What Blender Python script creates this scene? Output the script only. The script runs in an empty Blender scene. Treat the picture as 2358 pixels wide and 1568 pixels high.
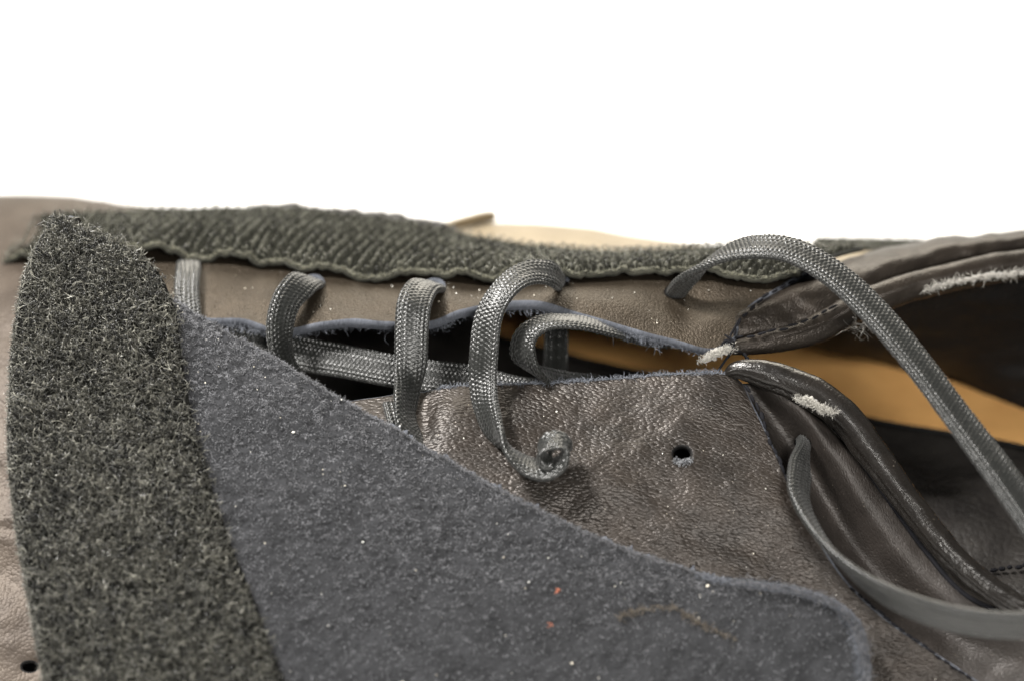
import bpy, math, random
import numpy as np
from mathutils import Vector, Matrix

rng = np.random.default_rng(11)
random.seed(11)
SC = bpy.context.scene
COL = SC.collection

# ------------------------------------------------------------------ camera
W, H = 2358.0, 1568.0            # measuring grid used for all plan coordinates
FRAME = 0.190                    # metres across the plane of focus
DIST = 0.540                     # camera to plane of focus
PITCH = math.radians(30)
LIFT = 0.088                     # height of the point of focus above the table
MM = 0.001
PX = FRAME / W
RIGHT = np.array([1.0, 0, 0])
UP = np.array([0, math.sin(PITCH), math.cos(PITCH)])
FWD = np.array([0, math.cos(PITCH), -math.sin(PITCH)])
FOCUS = np.array([0, 0, LIFT])
CAM = FOCUS - FWD * DIST

cam_data = bpy.data.cameras.new('camera')
cam = bpy.data.objects.new('camera', cam_data)
COL.objects.link(cam)
cam.location = CAM
cam.rotation_euler = (math.pi / 2 - PITCH, 0, 0)
cam_data.sensor_width = 36
cam_data.lens = 36 * DIST / FRAME
cam_data.clip_start = 0.01
cam_data.clip_end = 50
cam_data.dof.use_dof = True
cam_data.dof.focus_distance = DIST - 0.001
cam_data.dof.aperture_fstop = 6.6
cam_data.dof.aperture_blades = 9
SC.camera = cam

# ------------------------------------------------------------------ light
world = bpy.data.worlds.new('World')
SC.world = world
world.use_nodes = True
bg = world.node_tree.nodes['Background']
bg.inputs['Color'].default_value = (1.0, 0.985, 0.96, 1)
bg.inputs['Strength'].default_value = 0.10

def area_lamp(name, loc, target, size, power, color):
    d = bpy.data.lights.new(name, 'AREA')
    d.shape = 'SQUARE'
    d.size = size
    d.energy = power
    d.color = color
    o = bpy.data.objects.new(name, d)
    COL.objects.link(o)
    o.location = loc
    o.rotation_euler = (Vector(target) - Vector(loc)).to_track_quat('-Z', 'Y').to_euler()
    return o

area_lamp('key_softbox', (-0.24, 0.02, 0.50), (0.01, -0.01, 0.07), 0.09, 5.6, (1.0, 0.97, 0.93))
area_lamp('front_softbox', (0.16, -0.86, 0.66), (0, 0, 0.07), 0.20, 9.5, (1.0, 0.97, 0.92))
area_lamp('back_softbox', (0.10, 0.95, 0.70), (0, 0.1, 0.05), 0.7, 13.0, (1.0, 0.93, 0.80))

SC.view_settings.view_transform = 'Standard'
SC.view_settings.look = 'None'
SC.view_settings.exposure = 0.22
SC.view_settings.gamma = 1.0

# ------------------------------------------------------------------ geometry helpers
def P(u, v, d):
    """point of the place seen at grid (u, v), d millimetres behind the plane of focus"""
    k = (DIST + d * MM) / DIST
    return FOCUS + RIGHT * ((u - W / 2) * PX * k) + UP * ((H / 2 - v) * PX * k) + FWD * (d * MM)

def PP(pts):
    return np.array([P(*p) if len(p) == 3 else np.array(p[:3]) for p in pts])

def proj(p):
    q = p - CAM
    z = q @ FWD
    return W / 2 + (q @ RIGHT) / z * DIST / PX, H / 2 - (q @ UP) / z * DIST / PX

def dirv(du, dv, dd):
    r = RIGHT * du - UP * dv + FWD * dd
    return r / np.linalg.norm(r)

def catmull(p, n, closed=False):
    """arc-length resampling of a centripetal-like Catmull-Rom spline"""
    p = np.asarray(p, float)
    if len(p) == 1:
        return np.repeat(p, n, 0)
    e = np.vstack([2 * p[0] - p[1], p, 2 * p[-1] - p[-2]])
    out = []
    for i in range(1, len(e) - 2):
        p0, p1, p2, p3 = e[i - 1], e[i], e[i + 1], e[i + 2]
        l0 = max(np.linalg.norm(p1[:3] - p0[:3]), 1e-9) ** .5
        l1 = max(np.linalg.norm(p2[:3] - p1[:3]), 1e-9) ** .5
        l2 = max(np.linalg.norm(p3[:3] - p2[:3]), 1e-9) ** .5
        t = np.linspace(0, 1, 40, endpoint=False)[:, None]
        m1 = (p1 - p0) / l0 - (p2 - p0) / (l0 + l1) + (p2 - p1) / l1
        m2 = (p2 - p1) / l1 - (p3 - p1) / (l1 + l2) + (p3 - p2) / l2
        m1 = m1 * l1
        m2 = m2 * l1
        out.append((2 * t**3 - 3 * t**2 + 1) * p1 + (t**3 - 2 * t**2 + t) * m1 + (-2 * t**3 + 3 * t**2) * p2 + (t**3 - t**2) * m2)
    out.append(p[-1:])
    q = np.vstack(out)
    s = np.concatenate([[0], np.cumsum(np.linalg.norm(np.diff(q[:, :3], axis=0), axis=1))])
    t = np.linspace(0, s[-1], n)
    return np.stack([np.interp(t, s, q[:, k]) for k in range(q.shape[1])], 1)

class Noise:
    def __init__(self, seed):
        self.g = np.random.default_rng(seed).uniform(-1, 1, (64, 64))
    def __call__(self, x, y):
        xi = np.floor(x).astype(int); yi = np.floor(y).astype(int)
        fx = x - xi; fy = y - yi
        fx = fx * fx * (3 - 2 * fx); fy = fy * fy * (3 - 2 * fy)
        g = self.g
        a = g[xi % 64, yi % 64]; b = g[(xi + 1) % 64, yi % 64]
        c = g[xi % 64, (yi + 1) % 64]; d = g[(xi + 1) % 64, (yi + 1) % 64]
        return a * (1 - fx) * (1 - fy) + b * fx * (1 - fy) + c * (1 - fx) * fy + d * fx * fy
NZ = [Noise(k) for k in range(8)]
def fbm(x, y, k=0, octv=3):
    r = 0; a = 1
    for i in range(octv):
        r = r + a * NZ[(k + i) % 8](x * 2**i, y * 2**i); a *= .5
    return r

def make_mesh(name, verts, faces, mats, parent=None, matidx=None, uv=None, smooth=True, attr=None):
    """faces: int array (F,4); triangles repeat nothing, use a (F,3) array"""
    me = bpy.data.meshes.new(name)
    verts = np.asarray(verts, np.float64)
    loc = np.array(parent_world(parent))
    v = (verts - loc).astype(np.float32)
    faces = np.asarray(faces, np.int32)
    nf, k = faces.shape
    me.vertices.add(len(v)); me.vertices.foreach_set('co', v.ravel())
    me.loops.add(nf * k); me.loops.foreach_set('vertex_index', faces.ravel())
    me.polygons.add(nf)
    me.polygons.foreach_set('loop_start', np.arange(0, nf * k, k, dtype=np.int32))
    me.polygons.foreach_set('loop_total', np.full(nf, k, np.int32))
    if matidx is not None:
        me.polygons.foreach_set('material_index', np.asarray(matidx, np.int32))
    me.update(calc_edges=True)
    me.polygons.foreach_set('use_smooth', np.full(nf, smooth))
    if uv is not None:
        l = me.uv_layers.new(name='UVMap')
        l.data.foreach_set('uv', np.asarray(uv, np.float32)[faces.ravel()].ravel())
    if attr is not None:
        a = me.attributes.new('tint', 'FLOAT', 'POINT')
        a.data.foreach_set('value', np.asarray(attr, np.float32))
    me.validate()
    for m in (mats if isinstance(mats, (list, tuple)) else [mats]):
        me.materials.append(m)
    o = bpy.data.objects.new(name, me)
    COL.objects.link(o)
    if parent is not None:
        o.parent = parent
    return o

def parent_world(p):
    if p is None:
        return (0, 0, 0)
    l = Vector(p.location)
    while p.parent is not None:
        p = p.parent
        l = l + Vector(p.location)
    return tuple(l)

def thing(name, label, cat, loc, group=None):
    o = bpy.data.objects.new(name, None)
    o.empty_display_size = 0.01
    COL.objects.link(o)
    o.location = loc
    o['label'] = label; o['category'] = cat
    if group: o['group'] = group
    return o

class Sheet:
    """a piece of leather or cloth: rows of points lofted into a skin with thickness and a rounded cut edge"""
    def __init__(self, rows, nu, nv, disp=None, flip=None):
        R = np.array([catmull(PP(r), nu) for r in rows])            # rows, nu, 3
        G = np.array([catmull(R[:, i], nv) for i in range(nu)]).transpose(1, 0, 2)   # nv, nu, 3
        self.G = G; self.nu, self.nv = nu, nv
        self.normals(flip)
        lu = np.concatenate([np.zeros((nv, 1)), np.cumsum(np.linalg.norm(np.diff(G, axis=1), axis=2), 1)], 1)
        lv = np.concatenate([np.zeros((1, nu)), np.cumsum(np.linalg.norm(np.diff(G, axis=0), axis=2), 0)], 0)
        self.uv = np.stack([lu - lu.mean(1, keepdims=True), lv - lv.mean(0, keepdims=True)], -1) * 1000   # millimetres
        if disp is not None:
            px, py = proj(self.G.reshape(-1, 3))
            self.G = self.G + self.N * (disp(px.reshape(nv, nu), py.reshape(nv, nu), self) * MM)[..., None]
            self.normals(self.flip)
    def normals(self, flip):
        gu = np.gradient(self.G, axis=1); gv = np.gradient(self.G, axis=0)
        n = np.cross(gu, gv)
        n /= np.maximum(np.linalg.norm(n, axis=2, keepdims=True), 1e-12)
        if flip in (None, 'top'):
            k = self.nv // 2 if flip == 'top' else self.nv
            flip = np.sum((n * (CAM - self.G))[:k]) < 0
        self.flip = flip
        self.N = -n if flip else n
    def sample(self, s, t):
        x = np.clip(s, 0, 1) * (self.nu - 1.001); y = np.clip(t, 0, 1) * (self.nv - 1.001)
        i = x.astype(int); j = y.astype(int); fx = (x - i)[:, None]; fy = (y - j)[:, None]
        f = lambda A: (A[j, i] * (1 - fx) + A[j, i + 1] * fx) * (1 - fy) + (A[j + 1, i] * (1 - fx) + A[j + 1, i + 1] * fx) * fy
        n = f(self.N); n /= np.linalg.norm(n, axis=1, keepdims=True)
        return f(self.G), n
    def build(self, name, mats, parent, thick=1.6, holes=(), bulge=.3):
        nu, nv = self.nu, self.nv
        V = self.G.reshape(-1, 3).copy(); N = self.N.reshape(-1, 3); UVs = self.uv.reshape(-1, 2)
        idx = np.arange(nu * nv).reshape(nv, nu)
        F = np.stack([idx[:-1, :-1], idx[:-1, 1:], idx[1:, 1:], idx[1:, :-1]], -1).reshape(-1, 4)
        if self.flip: F = F[:, ::-1]
        for (hu, hv, ru, rv) in holes:
            px, py = proj(V)
            r = np.hypot((px - hu) / ru, (py - hv) / rv)
            c = V[np.argsort(r)[:4]].mean(0)
            keep = ~(r[F] < 1).any(1)
            cut = np.unique(F[~keep])
            F = F[keep]
            ring = cut[(r[cut] >= 1)]
            V[ring] = c + (V[ring] - c) / r[ring][:, None] * 1.0
        isring = np.zeros(nu * nv, bool)
        for (hu, hv, ru, rv) in holes:
            px, py = proj(V); isring |= np.hypot((px - hu) / ru, (py - hv) / rv) < 1.25
        used = np.unique(F); isring = isring[used]; remap = -np.ones(nu * nv, int); remap[used] = np.arange(len(used))
        V = V[used]; N = N[used]; UVs = UVs[used]; F = remap[F]
        n0 = len(V)
        # boundary edges, directed as in their face
        e = np.concatenate([F[:, [0, 1]], F[:, [1, 2]], F[:, [2, 3]], F[:, [3, 0]]])
        key = set(map(tuple, e.tolist()))
        B = np.array([x for x in key if (x[1], x[0]) not in key])
        out = np.zeros((n0, 3)); ed = V[B[:, 1]] - V[B[:, 0]]
        o = np.cross(ed, N[B[:, 0]]); o /= np.maximum(np.linalg.norm(o, axis=1, keepdims=True), 1e-12)
        np.add.at(out, B[:, 0], o); np.add.at(out, B[:, 1], o)
        bv = np.unique(B)
        bo = out[bv]; bo /= np.maximum(np.linalg.norm(bo, axis=1, keepdims=True), 1e-12)
        T = thick * MM
        back = V - N * T
        r1 = V[bv] + bo * T * bulge * .8 - N[bv] * T * .15
        r2 = V[bv] + bo * T * bulge - N[bv] * T * .5
        r3 = V[bv] + bo * T * bulge * .8 - N[bv] * T * .85
        pos = -np.ones(n0, int); pos[bv] = np.arange(len(bv)); nb = len(bv)
        allV = np.vstack([V, back, r1, r2, r3])
        a, b = B[:, 0], B[:, 1]
        ia, ib = pos[a], pos[b]
        o1, o2, o3 = 2 * n0, 2 * n0 + nb, 2 * n0 + 2 * nb
        quads = lambda x0, x1, y0, y1: np.stack([x1, x0, y0, y1], -1)
        rim = np.vstack([quads(a, b, o1 + ia, o1 + ib), quads(o1 + ia, o1 + ib, o2 + ia, o2 + ib),
                         quads(o2 + ia, o2 + ib, o3 + ia, o3 + ib), quads(o3 + ia, o3 + ib, n0 + a, n0 + b)])
        faces = np.vstack([F, F[:, ::-1] + n0, rim])
        mi = np.concatenate([np.zeros(len(F)), np.full(len(F), 2), np.tile(np.where(isring[a], 2, 1), 4)]).astype(int)
        ms = list(mats) if isinstance(mats, (list, tuple)) else [mats]
        while len(ms) < 3: ms.append(ms[-1])
        uv = np.vstack([UVs, UVs, UVs[bv], UVs[bv] + .3, UVs[bv] + .6])
        self.rim_pts = r2
        return make_mesh(name, allV, faces, ms, parent, mi, uv)

def tube(name, path, radii, mat, parent, n=140, m=28, disp=None, squash=1.0, sq_dir=None, caps=True):
    """soft roll along a path; radii in grid units"""
    p = np.hstack([PP(path), np.asarray(radii, float)[:, None] * PX])
    q = catmull(p, n)
    c, r = q[:, :3], q[:, 3]
    t = np.gradient(c, axis=0); t /= np.linalg.norm(t, axis=1, keepdims=True)
    ref = (CAM - c); ref /= np.linalg.norm(ref, axis=1, keepdims=True)
    if sq_dir is not None: ref = np.repeat(sq_dir[None], n, 0)
    a = ref - t * np.sum(ref * t, 1, keepdims=True); a /= np.linalg.norm(a, axis=1, keepdims=True)
    b = np.cross(t, a)
    th = np.linspace(0, 2 * math.pi, m, endpoint=False)
    L = np.concatenate([[0], np.cumsum(np.linalg.norm(np.diff(c, axis=0), axis=1))]) * 1000
    R = r[:, None] * np.ones((1, m))
    if disp is not None: R = R + disp(L[:, None] + 0 * th, th[None] + 0 * L[:, None]) * MM
    k = 5
    if caps:
        R[:k] *= np.sqrt(np.linspace(0.02, 1, k))[:, None]; R[-k:] *= np.sqrt(np.linspace(1, .02, k))[:, None]
    V = c[:, None] + a[:, None] * (R * np.cos(th) * squash)[..., None] + b[:, None] * (R * np.sin(th))[..., None]
    idx = np.arange(n * m).reshape(n, m); nx = np.roll(idx, -1, 1)
    F = np.stack([idx[:-1], nx[:-1], nx[1:], idx[1:]], -1).reshape(-1, 4)
    uv = np.stack([L[:, None] + 0 * th, (th[None] * r.mean() * 1000) + 0 * L[:, None]], -1).reshape(-1, 2)
    return make_mesh(name, V.reshape(-1, 3), F, mat, parent, uv=uv)

def fibre_mesh(name, pts, rad, mat, parent, tint=None, sides=3):
    """pts (N,K,3): thin tapering three-sided filaments, all in one mesh"""
    N, K, _ = pts.shape
    t = np.gradient(pts, axis=1); t /= np.maximum(np.linalg.norm(t, axis=2, keepdims=True), 1e-12)
    ref = rng.normal(size=(N, 1, 3))
    a = np.cross(t, ref); a /= np.maximum(np.linalg.norm(a, axis=2, keepdims=True), 1e-9)
    b = np.cross(t, a)
    rad = np.broadcast_to(np.asarray(rad, float).reshape(-1, 1, 1), (N, 1, 1))
    taper = np.ones(K); taper[0] = .8; taper[-1] = .45
    V = []
    for s in range(sides):
        th = 2 * math.pi * s / sides
        V.append(pts + (a * math.cos(th) + b * math.sin(th)) * rad * taper[None, :, None])
    V = np.stack(V, 2)                                             # N,K,sides,3
    idx = np.arange(N * K * sides).reshape(N, K, sides); nx = np.roll(idx, -1, 2)
    F = np.stack([idx[:, :-1], nx[:, :-1], nx[:, 1:], idx[:, 1:]], -1).reshape(-1, 4)
    if tint is None: tint = rng.uniform(0, 1, N)
    return make_mesh(name, V.reshape(-1, 3), F, mat, parent, attr=np.repeat(tint, K * sides))

def ortho(n):
    r = rng.normal(size=n.shape)
    r -= n * np.sum(r * n, 1, keepdims=True)
    return r / np.linalg.norm(r, axis=1, keepdims=True)

def nap(sheet, n, length, height, rad, K=3, accept=None, s=None, t=None, comb=None, curl=.5):
    """short fibres lying on a sheet"""
    if s is None:
        s = rng.uniform(0, 1, n); t = rng.uniform(0, 1, n)
    if accept is not None:
        k = accept(s, t); s, t = s[k], t[k]
    p, nn = sheet.sample(s, t)
    d = ortho(nn)
    if comb is not None:
        d = d + comb; d -= nn * np.sum(d * nn, 1, keepdims=True); d /= np.linalg.norm(d, axis=1, keepdims=True)
    e = np.cross(nn, d)
    n = len(s)
    L = length * rng.uniform(.5, 1.3, n) * MM; h = height * rng.uniform(.2, 1.4, n) * MM
    c = rng.normal(0, curl, n)
    x = np.linspace(0, 1, K)
    pts = p[:, None] + d[:, None] * (L[:, None] * x)[..., None] + nn[:, None] * (h[:, None] * np.sin(x * 2.2) - .05 * MM)[..., None] \
        + e[:, None] * (L[:, None] * c[:, None] * x**2)[..., None]
    return pts

def fluff_on_path(path, n, length, spread, K=5, lift=None):
    """tangled fibres standing off a torn edge"""
    q = catmull(PP(path), 200)
    p = q[rng.integers(0, 200, n)] + rng.normal(0, spread * MM, (n, 3))
    d = rng.normal(size=(n, 3))
    if lift is not None: d = d * .8 + lift
    d /= np.linalg.norm(d, axis=1, keepdims=True)
    L = length * rng.uniform(.3, 1.4, n) * MM
    pts = [p]
    for k in range(K - 1):
        d = d + rng.normal(0, .45, (n, 3)); d /= np.linalg.norm(d, axis=1, keepdims=True)
        p = p + d * (L / (K - 1))[:, None]; pts.append(p)
    return np.stack(pts, 1)

# ------------------------------------------------------------------ materials
def new_mat(name):
    m = bpy.data.materials.new(name); m.use_nodes = True
    nt = m.node_tree
    b = nt.nodes['Principled BSDF']
    return m, nt, b

def nd(nt, t, **kw):
    n = nt.nodes.new(t)
    for k, v in kw.items():
        if k.startswith('i_'):
            n.inputs[k[2:].replace('_', ' ')].default_value = v
        else:
            setattr(n, k, v)
    return n

def leather(name, dark, light, rough=.42, cell=.9, strength=.5, stretch=(1, 1), angle=0.0, metallic=.25, fine=.25, wrinkle=.25, spec=.5, wobble=.5, net=.3):
    m, nt, b = new_mat(name)
    L = nt.links.new
    tc = nd(nt, 'ShaderNodeTexCoord')
    mp = nd(nt, 'ShaderNodeMapping'); mp.inputs['Rotation'].default_value = (0, 0, angle)
    mp.inputs['Scale'].default_value = (stretch[0], stretch[1], 1)
    L(tc.outputs['UV'], mp.inputs['Vector'])
    wob = nd(nt, 'ShaderNodeTexNoise'); wob.inputs['Scale'].default_value = .9 / cell; wob.inputs['Detail'].default_value = 2
    L(mp.outputs[0], wob.inputs['Vector'])
    mx = nd(nt, 'ShaderNodeVectorMath', operation='MULTIPLY_ADD')
    mx.inputs[1].default_value = (cell * wobble, cell * wobble, 0)
    L(wob.outputs['Color'], mx.inputs[0]); L(mp.outputs[0], mx.inputs[2])
    vo = nd(nt, 'ShaderNodeTexVoronoi', feature='SMOOTH_F1'); vo.inputs['Scale'].default_value = 1 / cell
    vo.inputs['Smoothness'].default_value = .12
    L(mx.outputs[0], vo.inputs['Vector'])
    ve = nd(nt, 'ShaderNodeTexVoronoi', feature='DISTANCE_TO_EDGE'); ve.inputs['Scale'].default_value = .55 / cell
    L(mx.outputs[0], ve.inputs['Vector'])
    er = nd(nt, 'ShaderNodeMapRange'); er.inputs[1].default_value = 0; er.inputs[2].default_value = .16
    L(ve.outputs['Distance'], er.inputs[0])
    sq = nd(nt, 'ShaderNodeMath', operation='POWER'); sq.inputs[1].default_value = 2.2
    L(vo.outputs['Distance'], sq.inputs[0])
    inv = nd(nt, 'ShaderNodeMath', operation='MULTIPLY_ADD'); inv.inputs[1].default_value = -1.5; inv.inputs[2].default_value = 1
    L(sq.outputs[0], inv.inputs[0])
    add = nd(nt, 'ShaderNodeMath', operation='MULTIPLY_ADD'); add.inputs[1].default_value = net
    L(er.outputs[0], add.inputs[0]); L(inv.outputs[0], add.inputs[2])
    # long creases
    cr = nd(nt, 'ShaderNodeTexNoise'); cr.inputs['Scale'].default_value = .22; cr.inputs['Detail'].default_value = 3
    L(mp.outputs[0], cr.inputs['Vector'])
    add2 = nd(nt, 'ShaderNodeMath', operation='MULTIPLY_ADD'); add2.inputs[1].default_value = wrinkle * 4
    L(cr.outputs['Fac'], add2.inputs[0]); L(add.outputs[0], add2.inputs[2])
    fn = nd(nt, 'ShaderNodeTexNoise'); fn.inputs['Scale'].default_value = 6; fn.inputs['Detail'].default_value = 3
    L(tc.outputs['UV'], fn.inputs['Vector'])
    add3 = nd(nt, 'ShaderNodeMath', operation='MULTIPLY_ADD'); add3.inputs[1].default_value = fine
    L(fn.outputs['Fac'], add3.inputs[0]); L(add2.outputs[0], add3.inputs[2])
    bp = nd(nt, 'ShaderNodeBump'); bp.inputs['Strength'].default_value = strength; bp.inputs['Distance'].default_value = cell * .22 * MM
    L(add3.outputs[0], bp.inputs['Height']); L(bp.outputs[0], b.inputs['Normal'])
    big = nd(nt, 'ShaderNodeTexNoise'); big.inputs['Scale'].default_value = .11; big.inputs['Detail'].default_value = 6; big.inputs['Roughness'].default_value = .65
    L(tc.outputs['UV'], big.inputs['Vector'])
    rp = nd(nt, 'ShaderNodeMapRange'); rp.inputs[1].default_value = .32; rp.inputs[2].default_value = .68
    L(big.outputs['Fac'], rp.inputs[0])
    mc = nd(nt, 'ShaderNodeMix', data_type='RGBA'); mc.inputs[6].default_value = (*dark, 1); mc.inputs[7].default_value = (*light, 1)
    L(rp.outputs[0], mc.inputs[0])
    # pale dust that sits in the surface
    du = nd(nt, 'ShaderNodeTexVoronoi', feature='F1'); du.inputs['Scale'].default_value = .55
    L(tc.outputs['UV'], du.inputs['Vector'])
    dr = nd(nt, 'ShaderNodeMapRange'); dr.inputs[1].default_value = .055; dr.inputs[2].default_value = .03; dr.inputs[3].default_value = 0; dr.inputs[4].default_value = .7
    L(du.outputs['Distance'], dr.inputs[0])
    md = nd(nt, 'ShaderNodeMix', data_type='RGBA'); md.inputs[7].default_value = (.35, .31, .25, 1)
    L(dr.outputs[0], md.inputs[0]); L(mc.outputs[2], md.inputs[6])
    L(md.outputs[2], b.inputs['Base Color'])
    rr = nd(nt, 'ShaderNodeMapRange'); rr.inputs[3].default_value = rough - .07; rr.inputs[4].default_value = rough + .10
    L(fn.outputs['Fac'], rr.inputs[0]); L(rr.outputs[0], b.inputs['Roughness'])
    b.inputs['Metallic'].default_value = metallic
    b.inputs['Specular IOR Level'].default_value = spec
    return m

def fuzzy(name, dark, light, scale=3.0, strength=.7, rough=.9, sheen=.3, dist=.25, sheen_tint=(.7, .75, .9)):
    m, nt, b = new_mat(name); L = nt.links.new
    tc = nd(nt, 'ShaderNodeTexCoord')
    n1 = nd(nt, 'ShaderNodeTexNoise'); n1.inputs['Scale'].default_value = scale; n1.inputs['Detail'].default_value = 4; n1.inputs['Roughness'].default_value = .7
    L(tc.outputs['UV'], n1.inputs['Vector'])
    n2 = nd(nt, 'ShaderNodeTexNoise'); n2.inputs['Scale'].default_value = .18; n2.inputs['Detail'].default_value = 5
    L(tc.outputs['UV'], n2.inputs['Vector'])
    ad = nd(nt, 'ShaderNodeMath', operation='MULTIPLY_ADD'); ad.inputs[1].default_value = .5
    L(n1.outputs['Fac'], ad.inputs[0])
    hf = nd(nt, 'ShaderNodeMath', operation='MULTIPLY'); hf.inputs[1].default_value = .5
    L(n2.outputs['Fac'], hf.inputs[0]); L(hf.outputs[0], ad.inputs[2])
    rp = nd(nt, 'ShaderNodeMapRange'); rp.inputs[1].default_value = .35; rp.inputs[2].default_value = .65
    L(ad.outputs[0], rp.inputs[0])
    mc = nd(nt, 'ShaderNodeMix', data_type='RGBA'); mc.inputs[6].default_value = (*dark, 1); mc.inputs[7].default_value = (*light, 1)
    L(rp.outputs[0], mc.inputs[0]); L(mc.outputs[2], b.inputs['Base Color'])
    bp = nd(nt, 'ShaderNodeBump'); bp.inputs['Strength'].default_value = strength; bp.inputs['Distance'].default_value = dist * MM
    L(n1.outputs['Fac'], bp.inputs['Height']); L(bp.outputs[0], b.inputs['Normal'])
    b.inputs['Roughness'].default_value = rough
    b.inputs['Specular IOR Level'].default_value = .2 if sheen else .05
    b.inputs['Sheen Weight'].default_value = sheen
    b.inputs['Sheen Tint'].default_value = (*sheen_tint, 1)
    return m

def fibre_mat(name, dark, light, rough=.4, spec=.5):
    m, nt, b = new_mat(name); L = nt.links.new
    at = nd(nt, 'ShaderNodeAttribute', attribute_name='tint')
    mc = nd(nt, 'ShaderNodeMix', data_type='RGBA'); mc.inputs[6].default_value = (*dark, 1); mc.inputs[7].default_value = (*light, 1)
    L(at.outputs['Fac'], mc.inputs[0]); L(mc.outputs[2], b.inputs['Base Color'])
    b.inputs['Roughness'].default_value = rough; b.inputs['Specular IOR Level'].default_value = spec
    return m

def lace_mat(name, dark, light, rough=.32):
    m, nt, b = new_mat(name); L = nt.links.new
    tc = nd(nt, 'ShaderNodeTexCoord')
    n1 = nd(nt, 'ShaderNodeTexNoise'); n1.inputs['Scale'].default_value = 2.2; n1.inputs['Detail'].default_value = 4; n1.inputs['Roughness'].default_value = .7
    L(tc.outputs['UV'], n1.inputs['Vector'])
    rp = nd(nt, 'ShaderNodeMapRange'); rp.inputs[1].default_value = .35; rp.inputs[2].default_value = .68
    L(n1.outputs['Fac'], rp.inputs[0])
    mc = nd(nt, 'ShaderNodeMix', data_type='RGBA'); mc.inputs[6].default_value = (*dark, 1); mc.inputs[7].default_value = (*light, 1)
    L(rp.outputs[0], mc.inputs[0]); L(mc.outputs[2], b.inputs['Base Color'])
    mp = nd(nt, 'ShaderNodeMapping'); mp.inputs['Scale'].default_value = (14, 3, 1); L(tc.outputs['UV'], mp.inputs['Vector'])
    n2 = nd(nt, 'ShaderNodeTexNoise'); n2.inputs['Scale'].default_value = 1.0; n2.inputs['Detail'].default_value = 2
    L(mp.outputs[0], n2.inputs['Vector'])
    bp = nd(nt, 'ShaderNodeBump'); bp.inputs['Strength'].default_value = .5; bp.inputs['Distance'].default_value = .06 * MM
    L(n2.outputs['Fac'], bp.inputs['Height']); L(bp.outputs[0], b.inputs['Normal'])
    b.inputs['Roughness'].default_value = rough; b.inputs['Specular IOR Level'].default_value = .6
    b.inputs['Sheen Weight'].default_value = .15
    return m

M = {}
M['quarter'] = leather('grained_brown_leather', (0.01517, 0.01189, 0.00943), (0.03198, 0.0246, 0.01927), rough=.38, cell=.56, strength=.78, stretch=(.70, 1.25), spec=.6, angle=.38, metallic=.45, wrinkle=.5, wobble=.6, net=.12)
M['eyestay'] = leather('smooth_brown_leather', (0.02922, 0.02279, 0.01578), (0.04675, 0.03623, 0.02513), rough=.44, cell=.36, strength=.9, spec=.3, metallic=.6, wrinkle=.1)
M['collar'] = leather('glossy_dark_leather', (0.009504, 0.008184, 0.007128), (0.0169, 0.01426, 0.01214), spec=.65, rough=.27, cell=.4, strength=.34, metallic=.30, wrinkle=.35)
M['collar_top'] = leather('satin_dark_leather', (0.0198, 0.01575, 0.0126), (0.036, 0.0288, 0.0225), rough=.38, cell=.4, strength=.5, metallic=.45, wrinkle=.3, spec=.35)
M['panel'] = leather('soft_brown_leather', (0.01653, 0.01352, 0.01127), (0.02855, 0.02329, 0.02029), rough=.48, cell=.45, strength=.55, metallic=.30, wrinkle=.3)
M['vamp'] = leather('pale_brown_leather', (0.04469, 0.03388, 0.02594), (0.07207, 0.05622, 0.04325), spec=.35, rough=.5, cell=.6, strength=.4, metallic=.35, wrinkle=.2)
M['far'] = leather('backlit_tan_leather', (0.2195, 0.1777, 0.117), (0.2926, 0.2404, 0.163), spec=.3, rough=.42, cell=.5, strength=.3, metallic=.3, wrinkle=.2)  # the shoe's brown leather made paler, back-light glow put into the colour
M['lining'] = leather('black_lining_leather', (0.0028, 0.00252, 0.00252), (0.0056, 0.00504, 0.00476), spec=.25, rough=.65, cell=.8, strength=.4, metallic=0, wrinkle=.5)
M['pad'] = leather('grey_pad_leather', (0.01872, 0.01664, 0.0156), (0.03536, 0.03224, 0.02912), spec=.35, rough=.5, cell=1.2, strength=.5, metallic=.1, wrinkle=.7)
M['insole'] = leather('tan_insole_leather', (.64, .34, .115), (.75, .42, .15), rough=.6, cell=.5, strength=.12, metallic=0, wrinkle=.1)
M['suede'] = fuzzy('blue_grey_suede', (0.01244, 0.01289, 0.01378), (0.03734, 0.03824, 0.04135), scale=2.2, sheen=.08)
M['cut_edge'] = fuzzy('blue_cut_edge', (0.03906, 0.04253, 0.05034), (0.1215, 0.1302, 0.1519), scale=3.0, strength=.9, sheen=.1)
M['suede_fibre'] = fibre_mat('suede_fibre', (0.0158, 0.01641, 0.01808), (0.2188, 0.2218, 0.237), rough=.6, spec=.3)
M['edge_fibre'] = fibre_mat('edge_fibre', (0.045, 0.0513, 0.063), (0.189, 0.2025, 0.234), rough=.6)
M['hole_fibre'] = fibre_mat('hole_fibre', (.10, .105, .115), (.34, .35, .37), rough=.7)
M['tape'] = fuzzy('black_tape_weave', (0.004032, 0.004032, 0.003696), (0.0121, 0.0121, 0.01075), scale=4, strength=.8, sheen=.0)
M['pile_fibre'] = fibre_mat('loop_fibre', (0.00532, 0.0057, 0.00494), (0.3496, 0.342, 0.2888), rough=.28, spec=.7)
M['hook_tape'] = fuzzy('hook_tape_weave', (0.00588, 0.006174, 0.004704), (0.01529, 0.01529, 0.01176), scale=3, strength=.8, sheen=0)
M['tape_edge'] = fuzzy('frayed_tape_edge', (0.01485, 0.01485, 0.01147), (0.054, 0.05265, 0.03915), scale=4, strength=.9, sheen=.05)
M['tape_fibre'] = fibre_mat('tape_fibre', (0.018, 0.018, 0.0135), (0.216, 0.2115, 0.153))
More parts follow.
